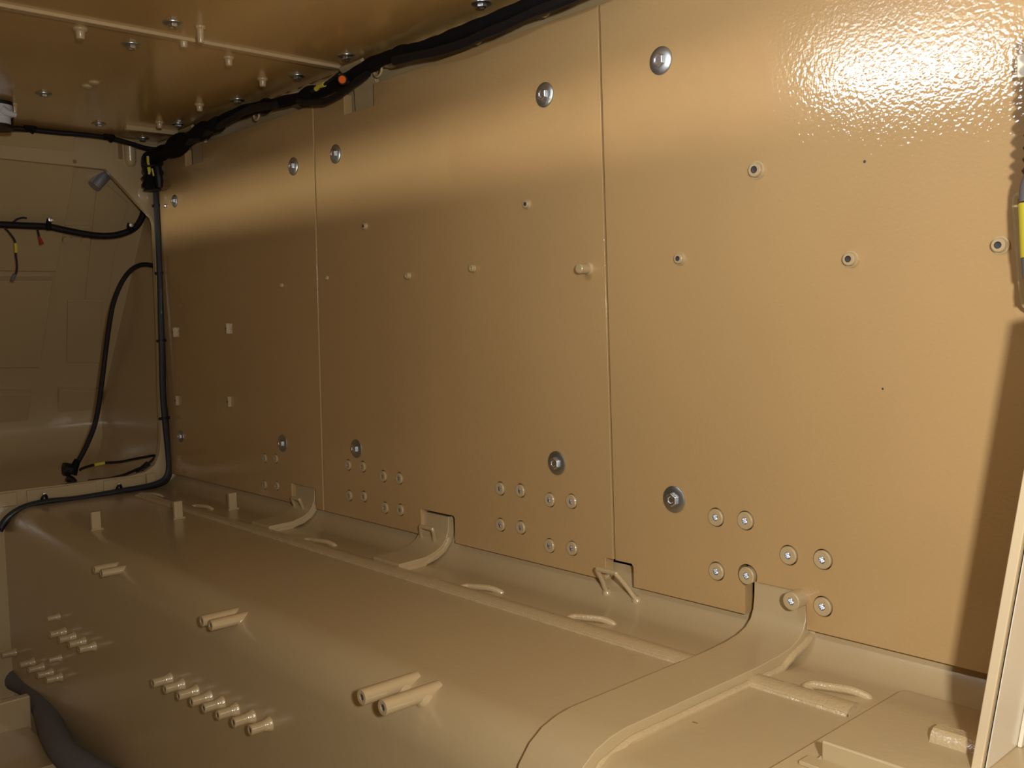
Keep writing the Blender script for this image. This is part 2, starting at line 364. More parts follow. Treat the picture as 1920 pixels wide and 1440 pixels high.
# elongated lashing bars on the shelf
def lashing_bar(a, b, label):
    a = Vector(a); b = Vector(b); d = (b - a); L = d.length
    t = thing('lashing_bar', label, 'lashing bar', a, (0, 0, 0), 'small bent lashing bars along the shelf')
    n = Vector((-d.y, d.x, 0)).normalized() * -1
    pts = [Vector((0, 0, .001)) + n * .013 - d * .02, Vector((0, 0, .004)) + n * .007 - d * .04, d * .08 + Vector((0, 0, .0055)), d * .3 + Vector((0, 0, .006)), d * .7 + Vector((0, 0, .006)), d * .97 + Vector((0, 0, .001)), d * 1.03 + Vector((0, 0, -.005))]
    obj('rod', tube(pts, .0055, 10, 5), WELD, t)
    obj('weld_bead', bead([Vector((0, 0, -.001)) + n * .014, Vector((0, 0, 0)) + n * .008], .006, 8, .004), WELD, t)
for a, b, l in (((-0.09986, 0.679, -0.043), (-0.07623, 0.6071, -0.043), 'nearest bent lashing bar, on the shelf right of the wide strap'),
                ((-0.1071, 1.121, -0.043), (-0.07665, 1.055, -0.043), 'bent lashing bar on the shelf just left of the wide strap'),
                ((-0.1112, 1.401, -0.043), (-0.08075, 1.331, -0.043), 'bent lashing bar on the shelf between the middle foot strap and the middle wire loop'),
                ((-0.1114, 1.983, -0.043), (-0.08821, 1.901, -0.043), 'bent lashing bar on the shelf between the two short foot straps'),
                ((-0.1079, 2.608, -0.043), (-0.08549, 2.547, -0.043), 'faint lashing bar between the two small posts at the far end of the shelf'),
                ((-0.1259, 2.911, -0.043), (-0.1022, 2.855, -0.043), 'farthest lashing bar, by the bulkhead')):
    lashing_bar(a, b, l)
# rectangular posts
def post(p, label, w=.0115, h=.047):
    t = thing('small_post', label, 'post', (p[0], p[1], -.043), group='three small square posts standing in a row across the shelf')
    obj('block', box(-w, w, -.006, .006, 0, h), HULL, t, bevel=.0012)
    obj('weld_bead', bead([(-w - .004, -.008, .001), (w + .004, -.008, .001)], .003, 6, .004), WELD, t)
post((-0.4106, 2.523, -0.043), 'leftmost of the three small square posts, on the outer shelf')
post((-0.2051, 2.498, -0.043), 'middle of the three small square posts, beside the raised rib')
post((-0.04673, 2.502, -0.043), 'rightmost of the three small square posts, close to the wall')

# wire loops welded to the cove
def wire_loop(fy, foot_x, top, label):
    t = thing('wire_loop', label, 'wire loop', (foot_x, fy[0], -.03), group='bent wire loops at the foot of the wall')
    (yt0, yt1, xt, zt) = top
    pts = [(foot_x, fy[0], -.023), (foot_x * .5 + xt * .5, (fy[0] * .45 + yt0 * .55), zt * .55 - .012), (xt + .001, yt0 + .001, zt - .003), (xt, yt0 - .006, zt), (xt, yt1 + .006, zt), (xt + .001, yt1 + .001, zt - .003),
           (foot_x * .5 + xt * .5, (fy[1] * .45 + yt1 * .55), zt * .55 - .012), (foot_x, fy[1], -.023)]
    local(obj('rod', tube(pts, .0044, 10, 4), WELD), t)
    for y in fy:
        local(obj('weld_bead', lathe([(0, .0), (.011, .0), (.008, .006), (.004, .010), (0, .011)], 12), WELD), t).matrix_basis = Matrix.Translation((foot_x + .003, y, -.0265)) @ Matrix.Rotation(-.75, 4, 'Y')
wire_loop((1.144, 1.075), .005, (1.134, 1.088, -.028, .0265), 'bent wire loop in front of the notch at the nearest panel joint')
wire_loop((1.694, 1.645), .005, (1.660, 1.616, -.020, .0255), 'bent wire loop in the notch of the middle wall panel, beside the short strap')
wire_loop((2.238, 2.195), .005, (2.212, 2.172, -.021, .021), 'farthest bent wire loop, in the notch beside the far panel joint')

# ------------------------------------------------------------------ big zinc bolts
def make_bolt(label, group):
    t = thing('washer_bolt', label, 'bolt', (0, 0, 0), TO_WALL, group)
    obj('washer', lathe([(0, 0), (.0215, 0), (.0225, .0012), (.0222, .0026), (.0205, .0036), (.0130, .0052), (0, .0052)], 32), ZINC, t)
    bm = bmesh.new(); add_lathe(bm, [(0, .004), (.0108, .004), (.0118, .0055), (.0118, .0095), (.0100, .0112), (.0062, .0112), (.0055, .0098), (0, .0098)], 6)
    obj('head', bm, STEEL, t, smooth=False, bevel=.0006)
    return t
WB = 'large zinc washer bolts fastening the wall panels'
bolt = make_bolt('zinc bolt high on the near panel, left of the bright glare', WB); bolt.location = (0, 0.9986, 0.877)
for p, l, s in (((0, 1.267, 0.8731), 'zinc bolt high on the middle panel, near its right edge', 1),
             ((0, 1.975, 0.8678), 'zinc bolt high on the middle panel, beside its far left joint', 1),
             ((0, 2.173, 0.8655), 'zinc bolt high on the far panel, left of the panel joint', 1),
             ((0, 2.898, 0.857), 'small zinc bolt at the upper left of the far panel, beside the black cable', .85),
             ((0, 0.9837, 0.1647), 'zinc bolt low on the near panel, above the wide strap', 1),
             ((0, 1.256, 0.1994), 'zinc bolt low on the middle panel, near its right edge', 1),
             ((0, 1.931, 0.1705), 'zinc bolt low on the middle panel, near its left edge', 1),
             ((0, 2.285, 0.1555), 'zinc bolt low on the far panel, beside the panel joint', 1),
             ((0, 2.934, 0.1266), 'zinc bolt low on the far panel, beside the vertical cable', .85)):
    dup(bolt, p, label=l, scale=s)
RB = 'zinc bolts in the roof panels'
for p, l in (((-0.04701, 1.382, 1.057), 'nearest roof bolt, at the top edge beside the black harness'), ((-0.05337, 1.833, 1.057), 'roof bolt just right of the end of the roof seam'),
             ((-0.05237, 2.05, 1.057), 'roof bolt left of the orange capped connector'), ((-0.05302, 2.356, 1.057), 'roof bolt close beside the harness, left of the round tan rings'),
             ((-0.0526, 2.728, 1.057), 'roof bolt above the short pale edge strip'), ((-0.4439, 1.838, 1.057), 'roof bolt above the long roof seam'),
             ((-0.452, 2.028, 1.057), 'roof bolt just below the long roof seam at upper left'), ((-0.4638, 2.57, 1.057), 'bright roof bolt above the white fitting'),
             ((-0.2324, 2.855, 1.057), 'small roof bolt left of the short edge strip'), ((-0.05151, 2.993, 1.057), 'roof bolt in the corner just below the short edge strip')):
    dup(bolt, p, TO_ROOF, l, RB, .86)

# ------------------------------------------------------------------ threaded bosses in the wall panels
def make_boss(label, group, ro=.0138, h=.004):
    t = thing('threaded_boss', label, 'boss', (0, 0, 0), TO_WALL, group)
    col_ = obj('collar', lathe([(ro * .98, -.03), (ro, h - .0015), (ro - .0014, h), (.0056, h), (.0050, h - .002), (.0050, -.03)], 28), HULL, t)
    obj('insert', lathe([(.0054, h - .0008), (.0042, h - .0012), (.0036, h - .006), (.0020, h - .007), (0, h - .005)], 20), STEEL, col_)
    return t
pos4 = ('upper left', 'upper right', 'lower left', 'lower right')
boss = make_boss('upper left boss of the square group nearest the wide strap', 'bosses beside the wide strap'); boss.location = boss_near1[0]
for i in (1, 2, 3): dup(boss, boss_near1[i], label=pos4[i] + ' boss of the square group nearest the wide strap')
for p, l in zip(boss_near2, ('boss right above the wide strap', 'boss right of the top of the wide strap, upper of two', 'boss right of the wide strap, lower of two')):
    dup(boss, p, label=l)
for grp, nm, sc in ((boss_mid4, 'four bosses near the nearest panel joint', .93), (boss_mid3, 'four bosses low at the centre of the middle panel', .90),
                (boss_mid2, 'four bosses above the middle wire loop', .90), (boss_mid1, 'four bosses below the left bolt of the middle panel', .86), (boss_far, 'four small bosses on the far panel', .84)):
    for i, p in enumerate(grp): dup(boss, p, label=pos4[i] + ' one of the ' + nm, group=nm, scale=sc)
tall = make_boss('boss standing on the upper end of the wide strap', 'bosses beside the wide strap', .0135, .014)
tall.location = (-0.014, 0.7518, 0.04618)

# small studs and weld nuts on the wall
def make_stud(label, group, r, h, bore=True, flange=0):
    t = thing('stud', label, 'stud', (0, 0, 0), TO_WALL, group)
    pr = [(0, -.002)] + ([(r * 1.35, -.002), (r * 1.3, .0015)] if flange else []) + [(r * 1.12, .0015), (r, .003), (r, h - .001), (r - .001, h), (r * .5, h), (r * .45, h - .003), (0, h - .003)]
    br = obj('barrel', lathe(pr, 24), HULL, t)
    if bore: obj('bore', lathe([(r * .52, h + .0003), (r * .45, h - .001), (0, h - .002)], 16), DARK, br)
    return t
WS = 'small welded studs on the wall panels'
st = make_stud('largest stud on the near panel, below the glare', WS, .0105, .009, True, 1); st.location = (0, 0.8208, 0.6796)
s2 = make_stud('stud on the near panel, close to its left joint', WS, .0080, .008, True, 1); s2.location = (0, 0.9652, 0.5578)
dup(s2, (0, 0.6714, 0.5384), label='ringed stud at the centre of the near panel', scale=1.12)
dup(s2, (0, 0.4745, 0.5429), label='ringed stud at the right edge of the photo, beside the yellow labelled connector', scale=1.08)
dup(s2, (0, 1.32, 0.6817), label='stud with a dark bore, high right on the middle panel', scale=.9)
dup(s2, (0, 1.862, 0.689), label='stud with a dark bore, upper left on the middle panel', scale=.9)
s3 = make_stud('solid stud left of the centre of the middle panel', WS, .0070, .010, False); s3.location = (0, 1.698, 0.5677)
dup(s3, (0, 1.48, 0.5715), label='solid stud at the centre of the middle panel')
dup(s3, (0, 2.031, 0.5794), label='tiny stud just right of the far panel joint', scale=.7)
dup(s3, (0, 2.253, 0.571), label='tiny stud on the far panel, left of the far panel joint', scale=.8)
peg = thing('wall_peg', 'solid peg sticking out of the middle panel near its right joint', 'peg', (0, 1.167, 0.5529), TO_WALL)
obj('barrel', lathe([(0, -.002), (.0125, -.002), (.0115, .002), (.0085, .004), (.0085, .0245), (.0072, .026), (0, .026)], 24), HULL, peg)
def tab(p, label):
    t = thing('weld_tab', label, 'tab', p, TO_WALL, 'four small tabs on the far panel')
    obj('plate', box(-.015, .015, -.004, .004, -.001, .009), HULL, t, bevel=.001)
    obj('bore', lathe([(0, .009), (.003, .009), (.003, .0094), (0, .0094)], 10), DARK, t)
for p, l in (((0, 2.94, 0.4543), 'upper left'), ((0, 2.572, 0.4622), 'upper right'), ((0, 2.945, 0.2392), 'lower left'), ((0, 2.582, 0.2525), 'lower right')):
    tab(p, l + ' one of the four small tabs on the far panel')
obj('chip', lathe([(0, 0), (.0022, 0), (.0015, .0005), (0, .0005)], 8), DARK, wall_right).matrix_basis = Matrix.Translation((0, 0.6518, 0.669)) @ Matrix.Rotation(-PI / 2, 4, 'Y')
obj('chip', lathe([(0, 0), (.0016, 0), (.001, .0005), (0, .0005)], 8), DARK, wall_right).matrix_basis = Matrix.Translation((0, 0.6258, 0.3603)) @ Matrix.Rotation(-PI / 2, 4, 'Y')

obj('chip', lathe([(0, 0), (.004, 0), (.003, .0005), (0, .0005)], 8), SMUDGE, shelf).matrix_basis = Matrix.Translation((-0.2986, 0.7212, -0.043)) @ Matrix.Diagonal((.5, 1.2, 1, 1))
# roof studs
RS = 'tan studs welded to the roof'
def make_roof_stud(label, r, h):
    t = thing('roof_stud', label, 'stud', (0, 0, 0), TO_ROOF, RS)
    obj('barrel', lathe([(0, 0), (r * 1.7, 0), (r * 1.65, .003), (r * 1.15, .006), (r, h - .002), (r * .85, h), (0, h)], 20), HULL, t)
    return t
rs = make_roof_stud('flanged roof stud at upper left, below the long seam', .0082, .020); rs.location = (-0.5684, 1.985, 1.057)
for p, l in (((-0.3833, 1.928, 1.057), 'flanged roof stud just left of the tall peg'), ((-0.2487, 2.002, 1.057), 'flanged roof stud below the seam at the middle of the roof'),
             ((-0.1029, 2.125, 1.057), 'flanged roof stud beside the bolt left of the harness'), ((-0.1074, 2.464, 1.057), 'flanged roof stud above the harness bend'),
             ((-0.1038, 2.737, 1.057), 'small roof stud on the short edge strip'), ((-0.1875, 3.14, 1.057), 'small roof stud above the bulkhead beam')):
    dup(rs, p, label=l, scale=.9)
rp_ = make_roof_stud('tall roof peg just above the long seam', .0062, .032); rp_.location = (-0.3917, 1.831, 1.057)
dup(rp_, (-0.4877, 2.732, 1.057), label='tall roof peg beside the white fitting at the left edge', scale=.95)
fl = thing('roof_disc', 'left one of two flat discs on the roof at upper left', 'disc', (-0.4059, 2.433, 1.057), TO_ROOF, 'two flat roof discs')
obj('disc', lathe([(0, 0), (.014, 0), (.012, .004), (.006, .007), (0, .007)], 20), HULL, fl)
dup(fl, (-0.4051, 2.387, 1.057), label='right one of two flat discs on the roof at upper left')

# ------------------------------------------------------------------ side wall pegs under the rolled edge
def make_long_peg(label, group):
    t = thing('long_peg', label, 'peg', (0, 0, 0), TO_WALL, group)
    r = .0115
    bm = lathe([(r * .98, -.035), (r, .06), (r - .001, .0612), (.0052, .0612), (.0048, .058), (.0048, .03)], 24)
    br = obj('barrel', bm, HULL, t)
    obj('bore', lathe([(.0053, .0600), (.0045, .0585), (0, .0575)], 16), DARK, br)
    obj('weld_bead', lathe([(r * .8, -.016), (r * 1.28, -.013), (r * 1.1, -.004), (r * .9, .0)], 20), WELD, t).rotation_euler = (0, .7, 0)
    return t
LP = {'near': 'pair of long pegs nearest the camera', 'mid': 'middle pair of long pegs', 'far': 'farthest pair of long pegs'}
lp = make_long_peg('left peg of the nearest long pair on the rounded shelf edge', LP['near'])
lx = -.4745
lp.location = (lx, 1.113, -.052)
def long_at(p, l, g, s=1): dup(lp, p, label=l, group=g, scale=s)
long_at((lx, 1.062, -.052), 'right peg of the nearest long pair on the rounded shelf edge', LP['near'])
long_at((-0.4745, 1.643, -0.062), 'left peg of the middle long pair', LP['mid'], 0.88)
long_at((-0.4745, 1.607, -0.062), 'right peg of the middle long pair', LP['mid'], 0.88)
long_at((-0.4745, 2.211, -0.07), 'left peg of the farthest long pair, below the leftmost small post', LP['far'], 0.8)
long_at((-0.4745, 2.165, -0.07), 'right peg of the farthest long pair, below the leftmost small post', LP['far'], 0.8)
def make_short_peg(label, group):
    t = thing('short_peg', label, 'peg', (-.495, 0, 0), TO_WALL, group)
    r = .0092
    br = obj('barrel', lathe([(r, -.002), (r, .036), (r - .001, .037), (.0046, .037), (.0042, .034), (.0042, .02)], 20), HULL, t)
    obj('flare', lathe([(r * 1.45, -.001), (r * 1.38, .003), (r * 1.12, .007), (r * .98, .014)], 20), WELD, t)
    obj('bore', lathe([(.0047, .0362), (.004, .035), (0, .034)], 14), DARK, br)
    return t
SP = None
sp = make_short_peg('farthest peg in the row of eight short pegs on the shelf side', 'row of eight short pegs'); sp.location = (-0.495, 1.878, -0.2391)
for p, l, g, s in (
    ((-0.495, 1.819, -0.2351), 'second peg in the row of eight short pegs on the shelf side', 'row of eight short pegs', 1),
    ((-0.495, 1.755, -0.2304), 'third peg in the row of eight short pegs on the shelf side', 'row of eight short pegs', 1),
    ((-0.495, 1.696, -0.2256), 'fourth peg in the row of eight short pegs on the shelf side', 'row of eight short pegs', 1),
    ((-0.495, 1.644, -0.2222), 'fifth peg in the row of eight short pegs on the shelf side', 'row of eight short pegs', 1),
    ((-0.495, 1.587, -0.2185), 'sixth peg in the row of eight short pegs on the shelf side', 'row of eight short pegs', 1),
    ((-0.495, 1.525, -0.2132), 'seventh peg in the row of eight short pegs on the shelf side', 'row of eight short pegs', 1),
    ((-0.495, 1.464, -0.208), 'nearest peg in the row of eight short pegs on the shelf side', 'row of eight short pegs', 1),
    ((-0.495, 2.536, -0.292), 'first peg in the upper row of four short pegs at lower left', 'upper row of four short pegs', 1),
    ((-0.495, 2.463, -0.2875), 'second peg in the upper row of four short pegs at lower left', 'upper row of four short pegs', 1),
    ((-0.495, 2.39, -0.2823), 'third peg in the upper row of four short pegs at lower left', 'upper row of four short pegs', 1),
    ((-0.495, 2.319, -0.2773), 'fourth peg in the upper row of four short pegs at lower left', 'upper row of four short pegs', 1),
    ((-0.495, 2.822, -0.4424), 'first peg in the lower row of four short pegs at lower left', 'lower row of four short pegs', 1),
    ((-0.495, 2.74, -0.4351), 'second peg in the lower row of four short pegs at lower left', 'lower row of four short pegs', 1),
    ((-0.495, 2.662, -0.4296), 'third peg in the lower row of four short pegs at lower left', 'lower row of four short pegs', 1),
    ((-0.495, 2.588, -0.4229), 'fourth peg in the lower row of four short pegs at lower left', 'lower row of four short pegs', 1),
    ((-0.495, 2.577, -0.2622), 'lone stubby peg above the upper row of four', 'lone short pegs at lower left', 0.8),
    ((-0.495, 2.583, -0.3711), 'lone stubby peg between the two rows of four', 'lone short pegs at lower left', 0.8),
    ((-0.495, 3.002, -0.4595), 'peg at the left edge, right one of two', 'lone short pegs at lower left', 1),
    ((-0.495, 3.103, -0.4677), 'peg at the left edge, left one of two', 'lone short pegs at lower left', 1),
    ): dup(sp, p, label=l, group=g, scale=s)

# ------------------------------------------------------------------ loose things at the foot of the shelf, bottom left
t = thing('grey_hose', 'thick dark grey padded hose lying in the bottom left corner', 'hose', (-.53, 2.6, -.6))
local(obj('sleeve', tube([(-0.4977, 3.116, -0.555), (-0.4729, 2.941, -0.555), (-0.4969, 2.723, -0.555), (-0.5339, 2.526, -0.555), (-0.5409, 2.327, -0.555), (-0.4755, 1.935, -0.555)], .033, 16, 8), GREY), t)
t = thing('floor_beam', 'pale tan cross beam on the hull floor in the bottom left corner', 'beam', (-.8, 2.8, -.6))
local(obj('beam', box(-1.4, -.53, 2.74, 2.765, -.6, -.503), HULL, bevel=.006), t)
local(obj('foot_plate', box(-1.4, -.54, 2.45, 2.74, -.6, -.585), HULL, bevel=.003), t)

# ------------------------------------------------------------------ upper corner: curved brackets and cable rings
def corner_bracket(y0, y1, label):
    t = thing('corner_bracket', label, 'bracket', (0, (y0 + y1) / 2, 1.0), group='curved brackets in the top notches of the wall panels')
    path = [(-.030, 1.048)] + arc(-.035, .995, .046, 75, 5, 8) + [(.013, .945)]
    path.reverse()
    local(obj('plate', prism(strap_outline(path, .010), y0, y1, 'y'), HULL, bevel=.001), t)
corner_bracket(1.815, 1.905, 'curved tan bracket in the top notch of the middle panel, below the harness')
corner_bracket(2.695, 2.785, 'curved tan bracket in the top notch of the far panel, below the harness')
def cable_ring(p, label):
    t = thing('cable_ring', label, 'ring', p, (0, 0, 0), 'tan cable rings under the harness')
    pts = [(0, .015 * math.cos(a), .015 * math.sin(a)) for a in [math.radians(v) for v in range(-200, 21, 20)]]
    obj('ring', tube(pts, .003, 8, 2), WELD, t)
    obj('lug', box(-.001, .030, -.030, -.010, .004, .010), WELD, t, bevel=.001)
for p, l in (((-0.008, 1.254, 1.024), 'nearest tan cable ring, at the top edge'), ((-0.008, 1.441, 1.018), 'tan cable ring below the split of the harness'),
             ((-0.008, 1.781, 1.023), 'tan cable ring right of the corner bracket'), ((-0.008, 2.341, 1.023), 'farthest tan cable ring, left of the far panel joint')):
    cable_ring(p, l)

# ------------------------------------------------------------------ cables
t = thing('roof_harness', 'thick black taped cable harness running along the roof corner', 'cable', (0, 1.9, 1.03))
def wob(r, a=.10):
    rng = random.Random(int(r * 1e5)); ph = [rng.uniform(0, 6) for _ in range(4)]
    return lambda t, i: r * (1 + a * math.sin(t * 60 + ph[0]) * .5 + a * math.sin(t * 23 + ph[1]) + a * .5 * math.sin(t * 140 + ph[2]))
main = [(-0.03, 1.037, 1.029), (-0.03, 1.182, 1.024), (-0.03, 1.261, 1.027), (-0.03, 1.347, 1.025), (-0.03, 1.44, 1.022), (-0.03, 1.522, 1.023), (-0.03, 1.593, 1.024), (-0.03, 1.686, 1.03), (-0.03, 1.765, 1.029), (-0.03, 1.839, 1.02), (-0.03, 1.917, 1.014), (-0.03, 2.011, 1.01), (-0.03, 2.11, 1.016), (-0.03, 2.244, 1.025), (-0.03, 2.359, 1.032), (-0.03, 2.484, 1.031), (-0.03, 2.601, 1.025), (-0.03, 2.726, 1.013), (-0.03, 2.86, 1.006), (-0.03, 2.962, 1.004)]
local(obj('main_strand', tube(main, .0135, 12, 6, wob(.0140)), TAPE), t)
s2_ = [(-0.045, 1.024, 1.012), (-0.045, 1.167, 1.005), (-0.045, 1.246, 1.005), (-0.045, 1.317, 1), (-0.045, 1.384, 0.9985), (-0.045, 1.439, 0.9952), (-0.045, 1.522, 0.9983), (-0.045, 1.592, 1.005), (-0.045, 1.666, 1.011)]
local(obj('strand', tube(s2_, .009, 10, 6, wob(.0095, .05)), BLACK), t)
s4_ = [(-0.045, 1.765, 1.005), (-0.045, 1.829, 0.9927), (-0.045, 1.884, 0.9822), (-0.045, 1.941, 0.9784), (-0.045, 2.011, 0.9888), (-0.045, 2.06, 1)]
local(obj('strand', tube(s4_, .007, 10, 6, wob(.0080, .05)), BLACK), t)
s5_ = [(-0.045, 2.163, 1.011), (-0.045, 2.301, 1.024), (-0.045, 2.422, 1.016), (-0.045, 2.553, 1.007), (-0.045, 2.694, 0.9978), (-0.045, 2.845, 0.9924)]
local(obj('strand', tube(s5_, .009, 10, 6, wob(.0095, .05)), BLACK), t)
for a, b, r in (((-0.03, 1.638, 1.03), (-0.03, 1.695, 1.027), .0165), ((-0.03, 2.006, 1.014), (-0.03, 2.07, 1.006), .0225), ((-0.03, 2.23, 1.028), (-0.03, 2.272, 1.022), .0185), ((-0.03, 2.744, 1.016), (-0.03, 2.834, 0.9985), .031)):
    local(obj('tape_wrap', tube([a, Vector(a).lerp(Vector(b), .5), b], r, 12, 4, lambda t, i, r=r: r * (.75 + .25 * math.sin(PI * min(1, max(0, t))))), TAPE), t)
local(obj('tape_wrap', tube([(-0.04, 2.496, 1.02), (-0.04, 2.614, 1.016), (-0.04, 2.779, 0.9989), (-0.04, 2.897, 0.9971), (-0.04, 2.96, 0.9866)], .02, 12, 4, wob(.021, .15)), TAPE), t)
t = thing('connector', 'black round connector with an orange cap on the roof harness', 'connector', (-0.06, 1.843, 1.006))
o = obj('body', lathe([(0, -.02), (.0115, -.02), (.0125, -.003), (.0115, 0), (0, 0)], 20), BLACK, t)
o2 = obj('cap', lathe([(0, 0), (.0085, 0), (.0085, .0025), (.007, .004), (0, .004)], 20), ORANGE, t)
q = Vector((-.75, -.60, -.22)).to_track_quat('Z', 'Y').to_euler()
o.rotation_euler = q; o2.rotation_euler = q
t = thing('cable_label', 'small yellow label on the harness left of the orange cap', 'label', (-0.058, 1.94, 1.011))
obj('sleeve', tube([(0, -.019, .000), (0, -.0, 0), (0, .019, -.0035)], .0055, 10, 3), YELLOW, t)
obj('wire', tube([(0, -.075, .010), (0, -.02, 0), (0, .04, -.006)], .0035, 8, 3), BLACK, t)

t = thing('thin_roof_cable', 'thin black cable running left along the top of the bulkhead beam', 'cable', (-.2, 3.0, 1.03))
local(obj('cable', tube([(-0.535, 3, 1.044), (-0.4542, 3, 1.045), (-0.3843, 3, 1.047), (-0.2972, 3, 1.047), (-0.237, 3, 1.049), (-0.1594, 3, 1.048), (-0.09575, 3, 1.039), (-0.03856, 3, 1.028), (0.02066, 3, 1.028)], .0075, 10, 6), BLACK), t)
for p in [(-0.377, 3, 1.05), (-0.1547, 3, 1.049)]:
    local(obj('clip', tube([Vector(p) + Vector((-.014, -.001, .004)), Vector(p) + Vector((.0, -.002, .003)), Vector(p) + Vector((.014, -.001, -.004))], .0125, 10, 3), TAPE), t)

t = thing('connector_bundle', 'bunch of black plugs with yellow labels hanging in the upper corner', 'connector', (-.03, 2.98, .95))
local(obj('sleeve', tube([(-0.02279, 2.97, 1.014), (-0.03115, 2.97, 0.9806), (-0.03656, 2.97, 0.9393), (-0.03946, 2.97, 0.9146), (-0.03885, 2.97, 0.8934)], .02, 12, 5, lambda t, i: .020 + .010 * math.sin(t * PI * .9) + .004 * math.sin(i * 1.7)), BLACK), t)
local(obj('plug', tube([(-0.0561, 2.94, 0.9533), (-0.06103, 2.94, 0.9207), (-0.06546, 2.94, 0.8977)], .012, 10, 4, lambda t, i: .010 + .008 * t), TAPE), t)
local(obj('plug', tube([(-0.03569, 2.94, 0.9648), (-0.03087, 2.94, 0.9279), (-0.03058, 2.94, 0.9003)], .011, 10, 4, lambda t, i: .010 + .004 * math.sin(t * 3)), BLACK), t)
local(obj('label', tube([(-0.07481, 2.905, 0.9869), (-0.0743, 2.905, 0.9647), (-0.06973, 2.905, 0.9587)], .0038, 8, 3), YELLOW), t)
local(obj('label', tube([(-0.07323, 2.905, 0.9536), (-0.07224, 2.905, 0.941), (-0.07427, 2.905, 0.9328)], .0055, 8, 3, lambda t, i: .006 - .003 * t), YELLOW), t)
local(obj('label', tube([(-0.06358, 2.905, 0.9513), (-0.06095, 2.905, 0.9387), (-0.05979, 2.905, 0.9292)], .0025, 8, 3), YELLOW), t)
local(obj('loop', tube([(-0.0458, 2.95, 1.014), (-0.06794, 2.95, 0.9987), (-0.07244, 2.95, 0.9742), (-0.06676, 2.95, 0.957), (-0.04483, 2.95, 0.967)], .0035, 8, 5), BLACK), t)
local(obj('tie', tube([(-0.09307, 2.895, 0.9585), (-0.08191, 2.895, 0.9563), (-0.06555, 2.895, 0.9594), (-0.05884, 2.895, 0.9631)], .0028, 8, 3), BLACK), t)

t = thing('bulkhead_cable', 'pair of dark cables following the edge of the bulkhead opening down and along the shelf', 'cable', (0, 3.02, .4))
c1 = [(-0.008874, 3.02, 0.9229), (-0.008372, 3.02, 0.8646), (-0.007406, 3.02, 0.781), (-0.008158, 3.02, 0.697), (-0.009751, 3.02, 0.5958), (-0.01308, 3.02, 0.4942), (-0.01468, 3.02, 0.3923), (-0.01803, 3.02, 0.2902), (-0.01707, 3.02, 0.2045), (-0.01353, 3.02, 0.1354), (-0.009966, 3.02, 0.06605), (-0.01077, 3.02, 0.01424), (-0.02621, 3.02, -0.01494), (-0.06145, 3.02, -0.0275), (-0.1059, 3.02, -0.03174), (-0.156, 3.02, -0.03332), (-0.2082, 3.02, -0.03607), (-0.2639, 3.02, -0.03808), (-0.3182, 3.02, -0.03844), (-0.371, 3.02, -0.03561), (-0.4198, 3.02, -0.03798), (-0.4594, 3.02, -0.04781), (-0.4932, 3.02, -0.06916), (-0.5115, 3.02, -0.09422)]
c2 = [(-0.004771, 3.03, 0.9244), (-0.002547, 3.03, 0.866), (0.001876, 3.03, 0.7822), (0.00286, 3.03, 0.6979), (0, 3.03, 0.5962), (-0.003792, 3.03, 0.4942), (-0.005398, 3.03, 0.3919), (-0.008747, 3.03, 0.2893), (-0.007777, 3.03, 0.2032), (-0.00378, 3.03, 0.1424), (0, 3.03, 0.07277), (0, 3.03, 0.01189), (-0.01554, 3.03, -0.02434), (-0.05435, 3.03, -0.03473), (-0.1023, 3.03, -0.03678), (-0.1526, 3.03, -0.04), (-0.205, 3.03, -0.0427), (-0.2609, 3.03, -0.04466), (-0.3154, 3.03, -0.04495), (-0.3683, 3.03, -0.04205), (-0.4173, 3.03, -0.04438), (-0.4571, 3.03, -0.05576), (-0.4912, 3.03, -0.08023), (-0.5095, 3.03, -0.1054)]
local(obj('cable', tube(c1, .0085, 10, 5), BLUEBLACK), t)
local(obj('cable', tube(c2, .0075, 10, 5), BLACK), t)
def pclip(p, label, chrome=False):
    t = thing('cable_clip', label, 'clip', p, (0, 0, 0), 'small clips holding the bulkhead cable')
    obj('band', tube([(-.022, -.006, -.002), (-.010, -.014, 0), (.004, -.014, 0), (.016, -.008, 0), (.024, -.004, .001)], .0045, 8, 3), BLACK, t)
    obj('screw', lathe([(0, 0), (.006, 0), (.0055, .004), (0, .006)], 12), STEEL if chrome else BLACK, t).matrix_basis = Matrix.Translation((.022, -.008, .001)) @ Matrix.Rotation(PI / 2, 4, 'X')
pclip((0.002116, 3.03, 0.8562), 'cable clip with shiny screws at the top corner of the opening', True)
pclip((0, 3.03, 0.6437), 'cable clip where the loop cable leaves the bulkhead')
pclip((-0.005271, 3.03, 0.4295), 'cable clip halfway down the side of the opening')
pclip((-0.01062, 3.03, 0.181), 'lowest cable clip on the side of the opening')
for p, l in (((-0.1682, 3.03, -0.0227), 'clip on the lower bulkhead lip, right one'), ((-0.3867, 3.03, -0.02335), 'clip on the lower bulkhead lip, left one')):
    t = thing('lip_clip', l, 'clip', p, group='clips on the lower bulkhead lip')
    obj('band', tube([(-.010, 0, -.016), (-.006, -.010, .002), (.003, -.010, .006), (.010, 0, -.014)], .004, 8, 3), BLACK, t)
    obj('screw', lathe([(0, 0), (.005, 0), (.004, .004), (0, .005)], 12), STEEL, t).matrix_basis = Matrix.Translation((0, -.008, .010)) @ Matrix.Rotation(PI / 2, 4, 'X')
bs = thing('cable_screw', 'bright screw beside the top cable clip and the small zinc bolt', 'screw', (0, 2.963, 0.8492), TO_WALL)
obj('head', lathe([(0, 0), (.006, 0), (.0058, .005), (.003, .007), (0, .007)], 14), STEEL, bs)

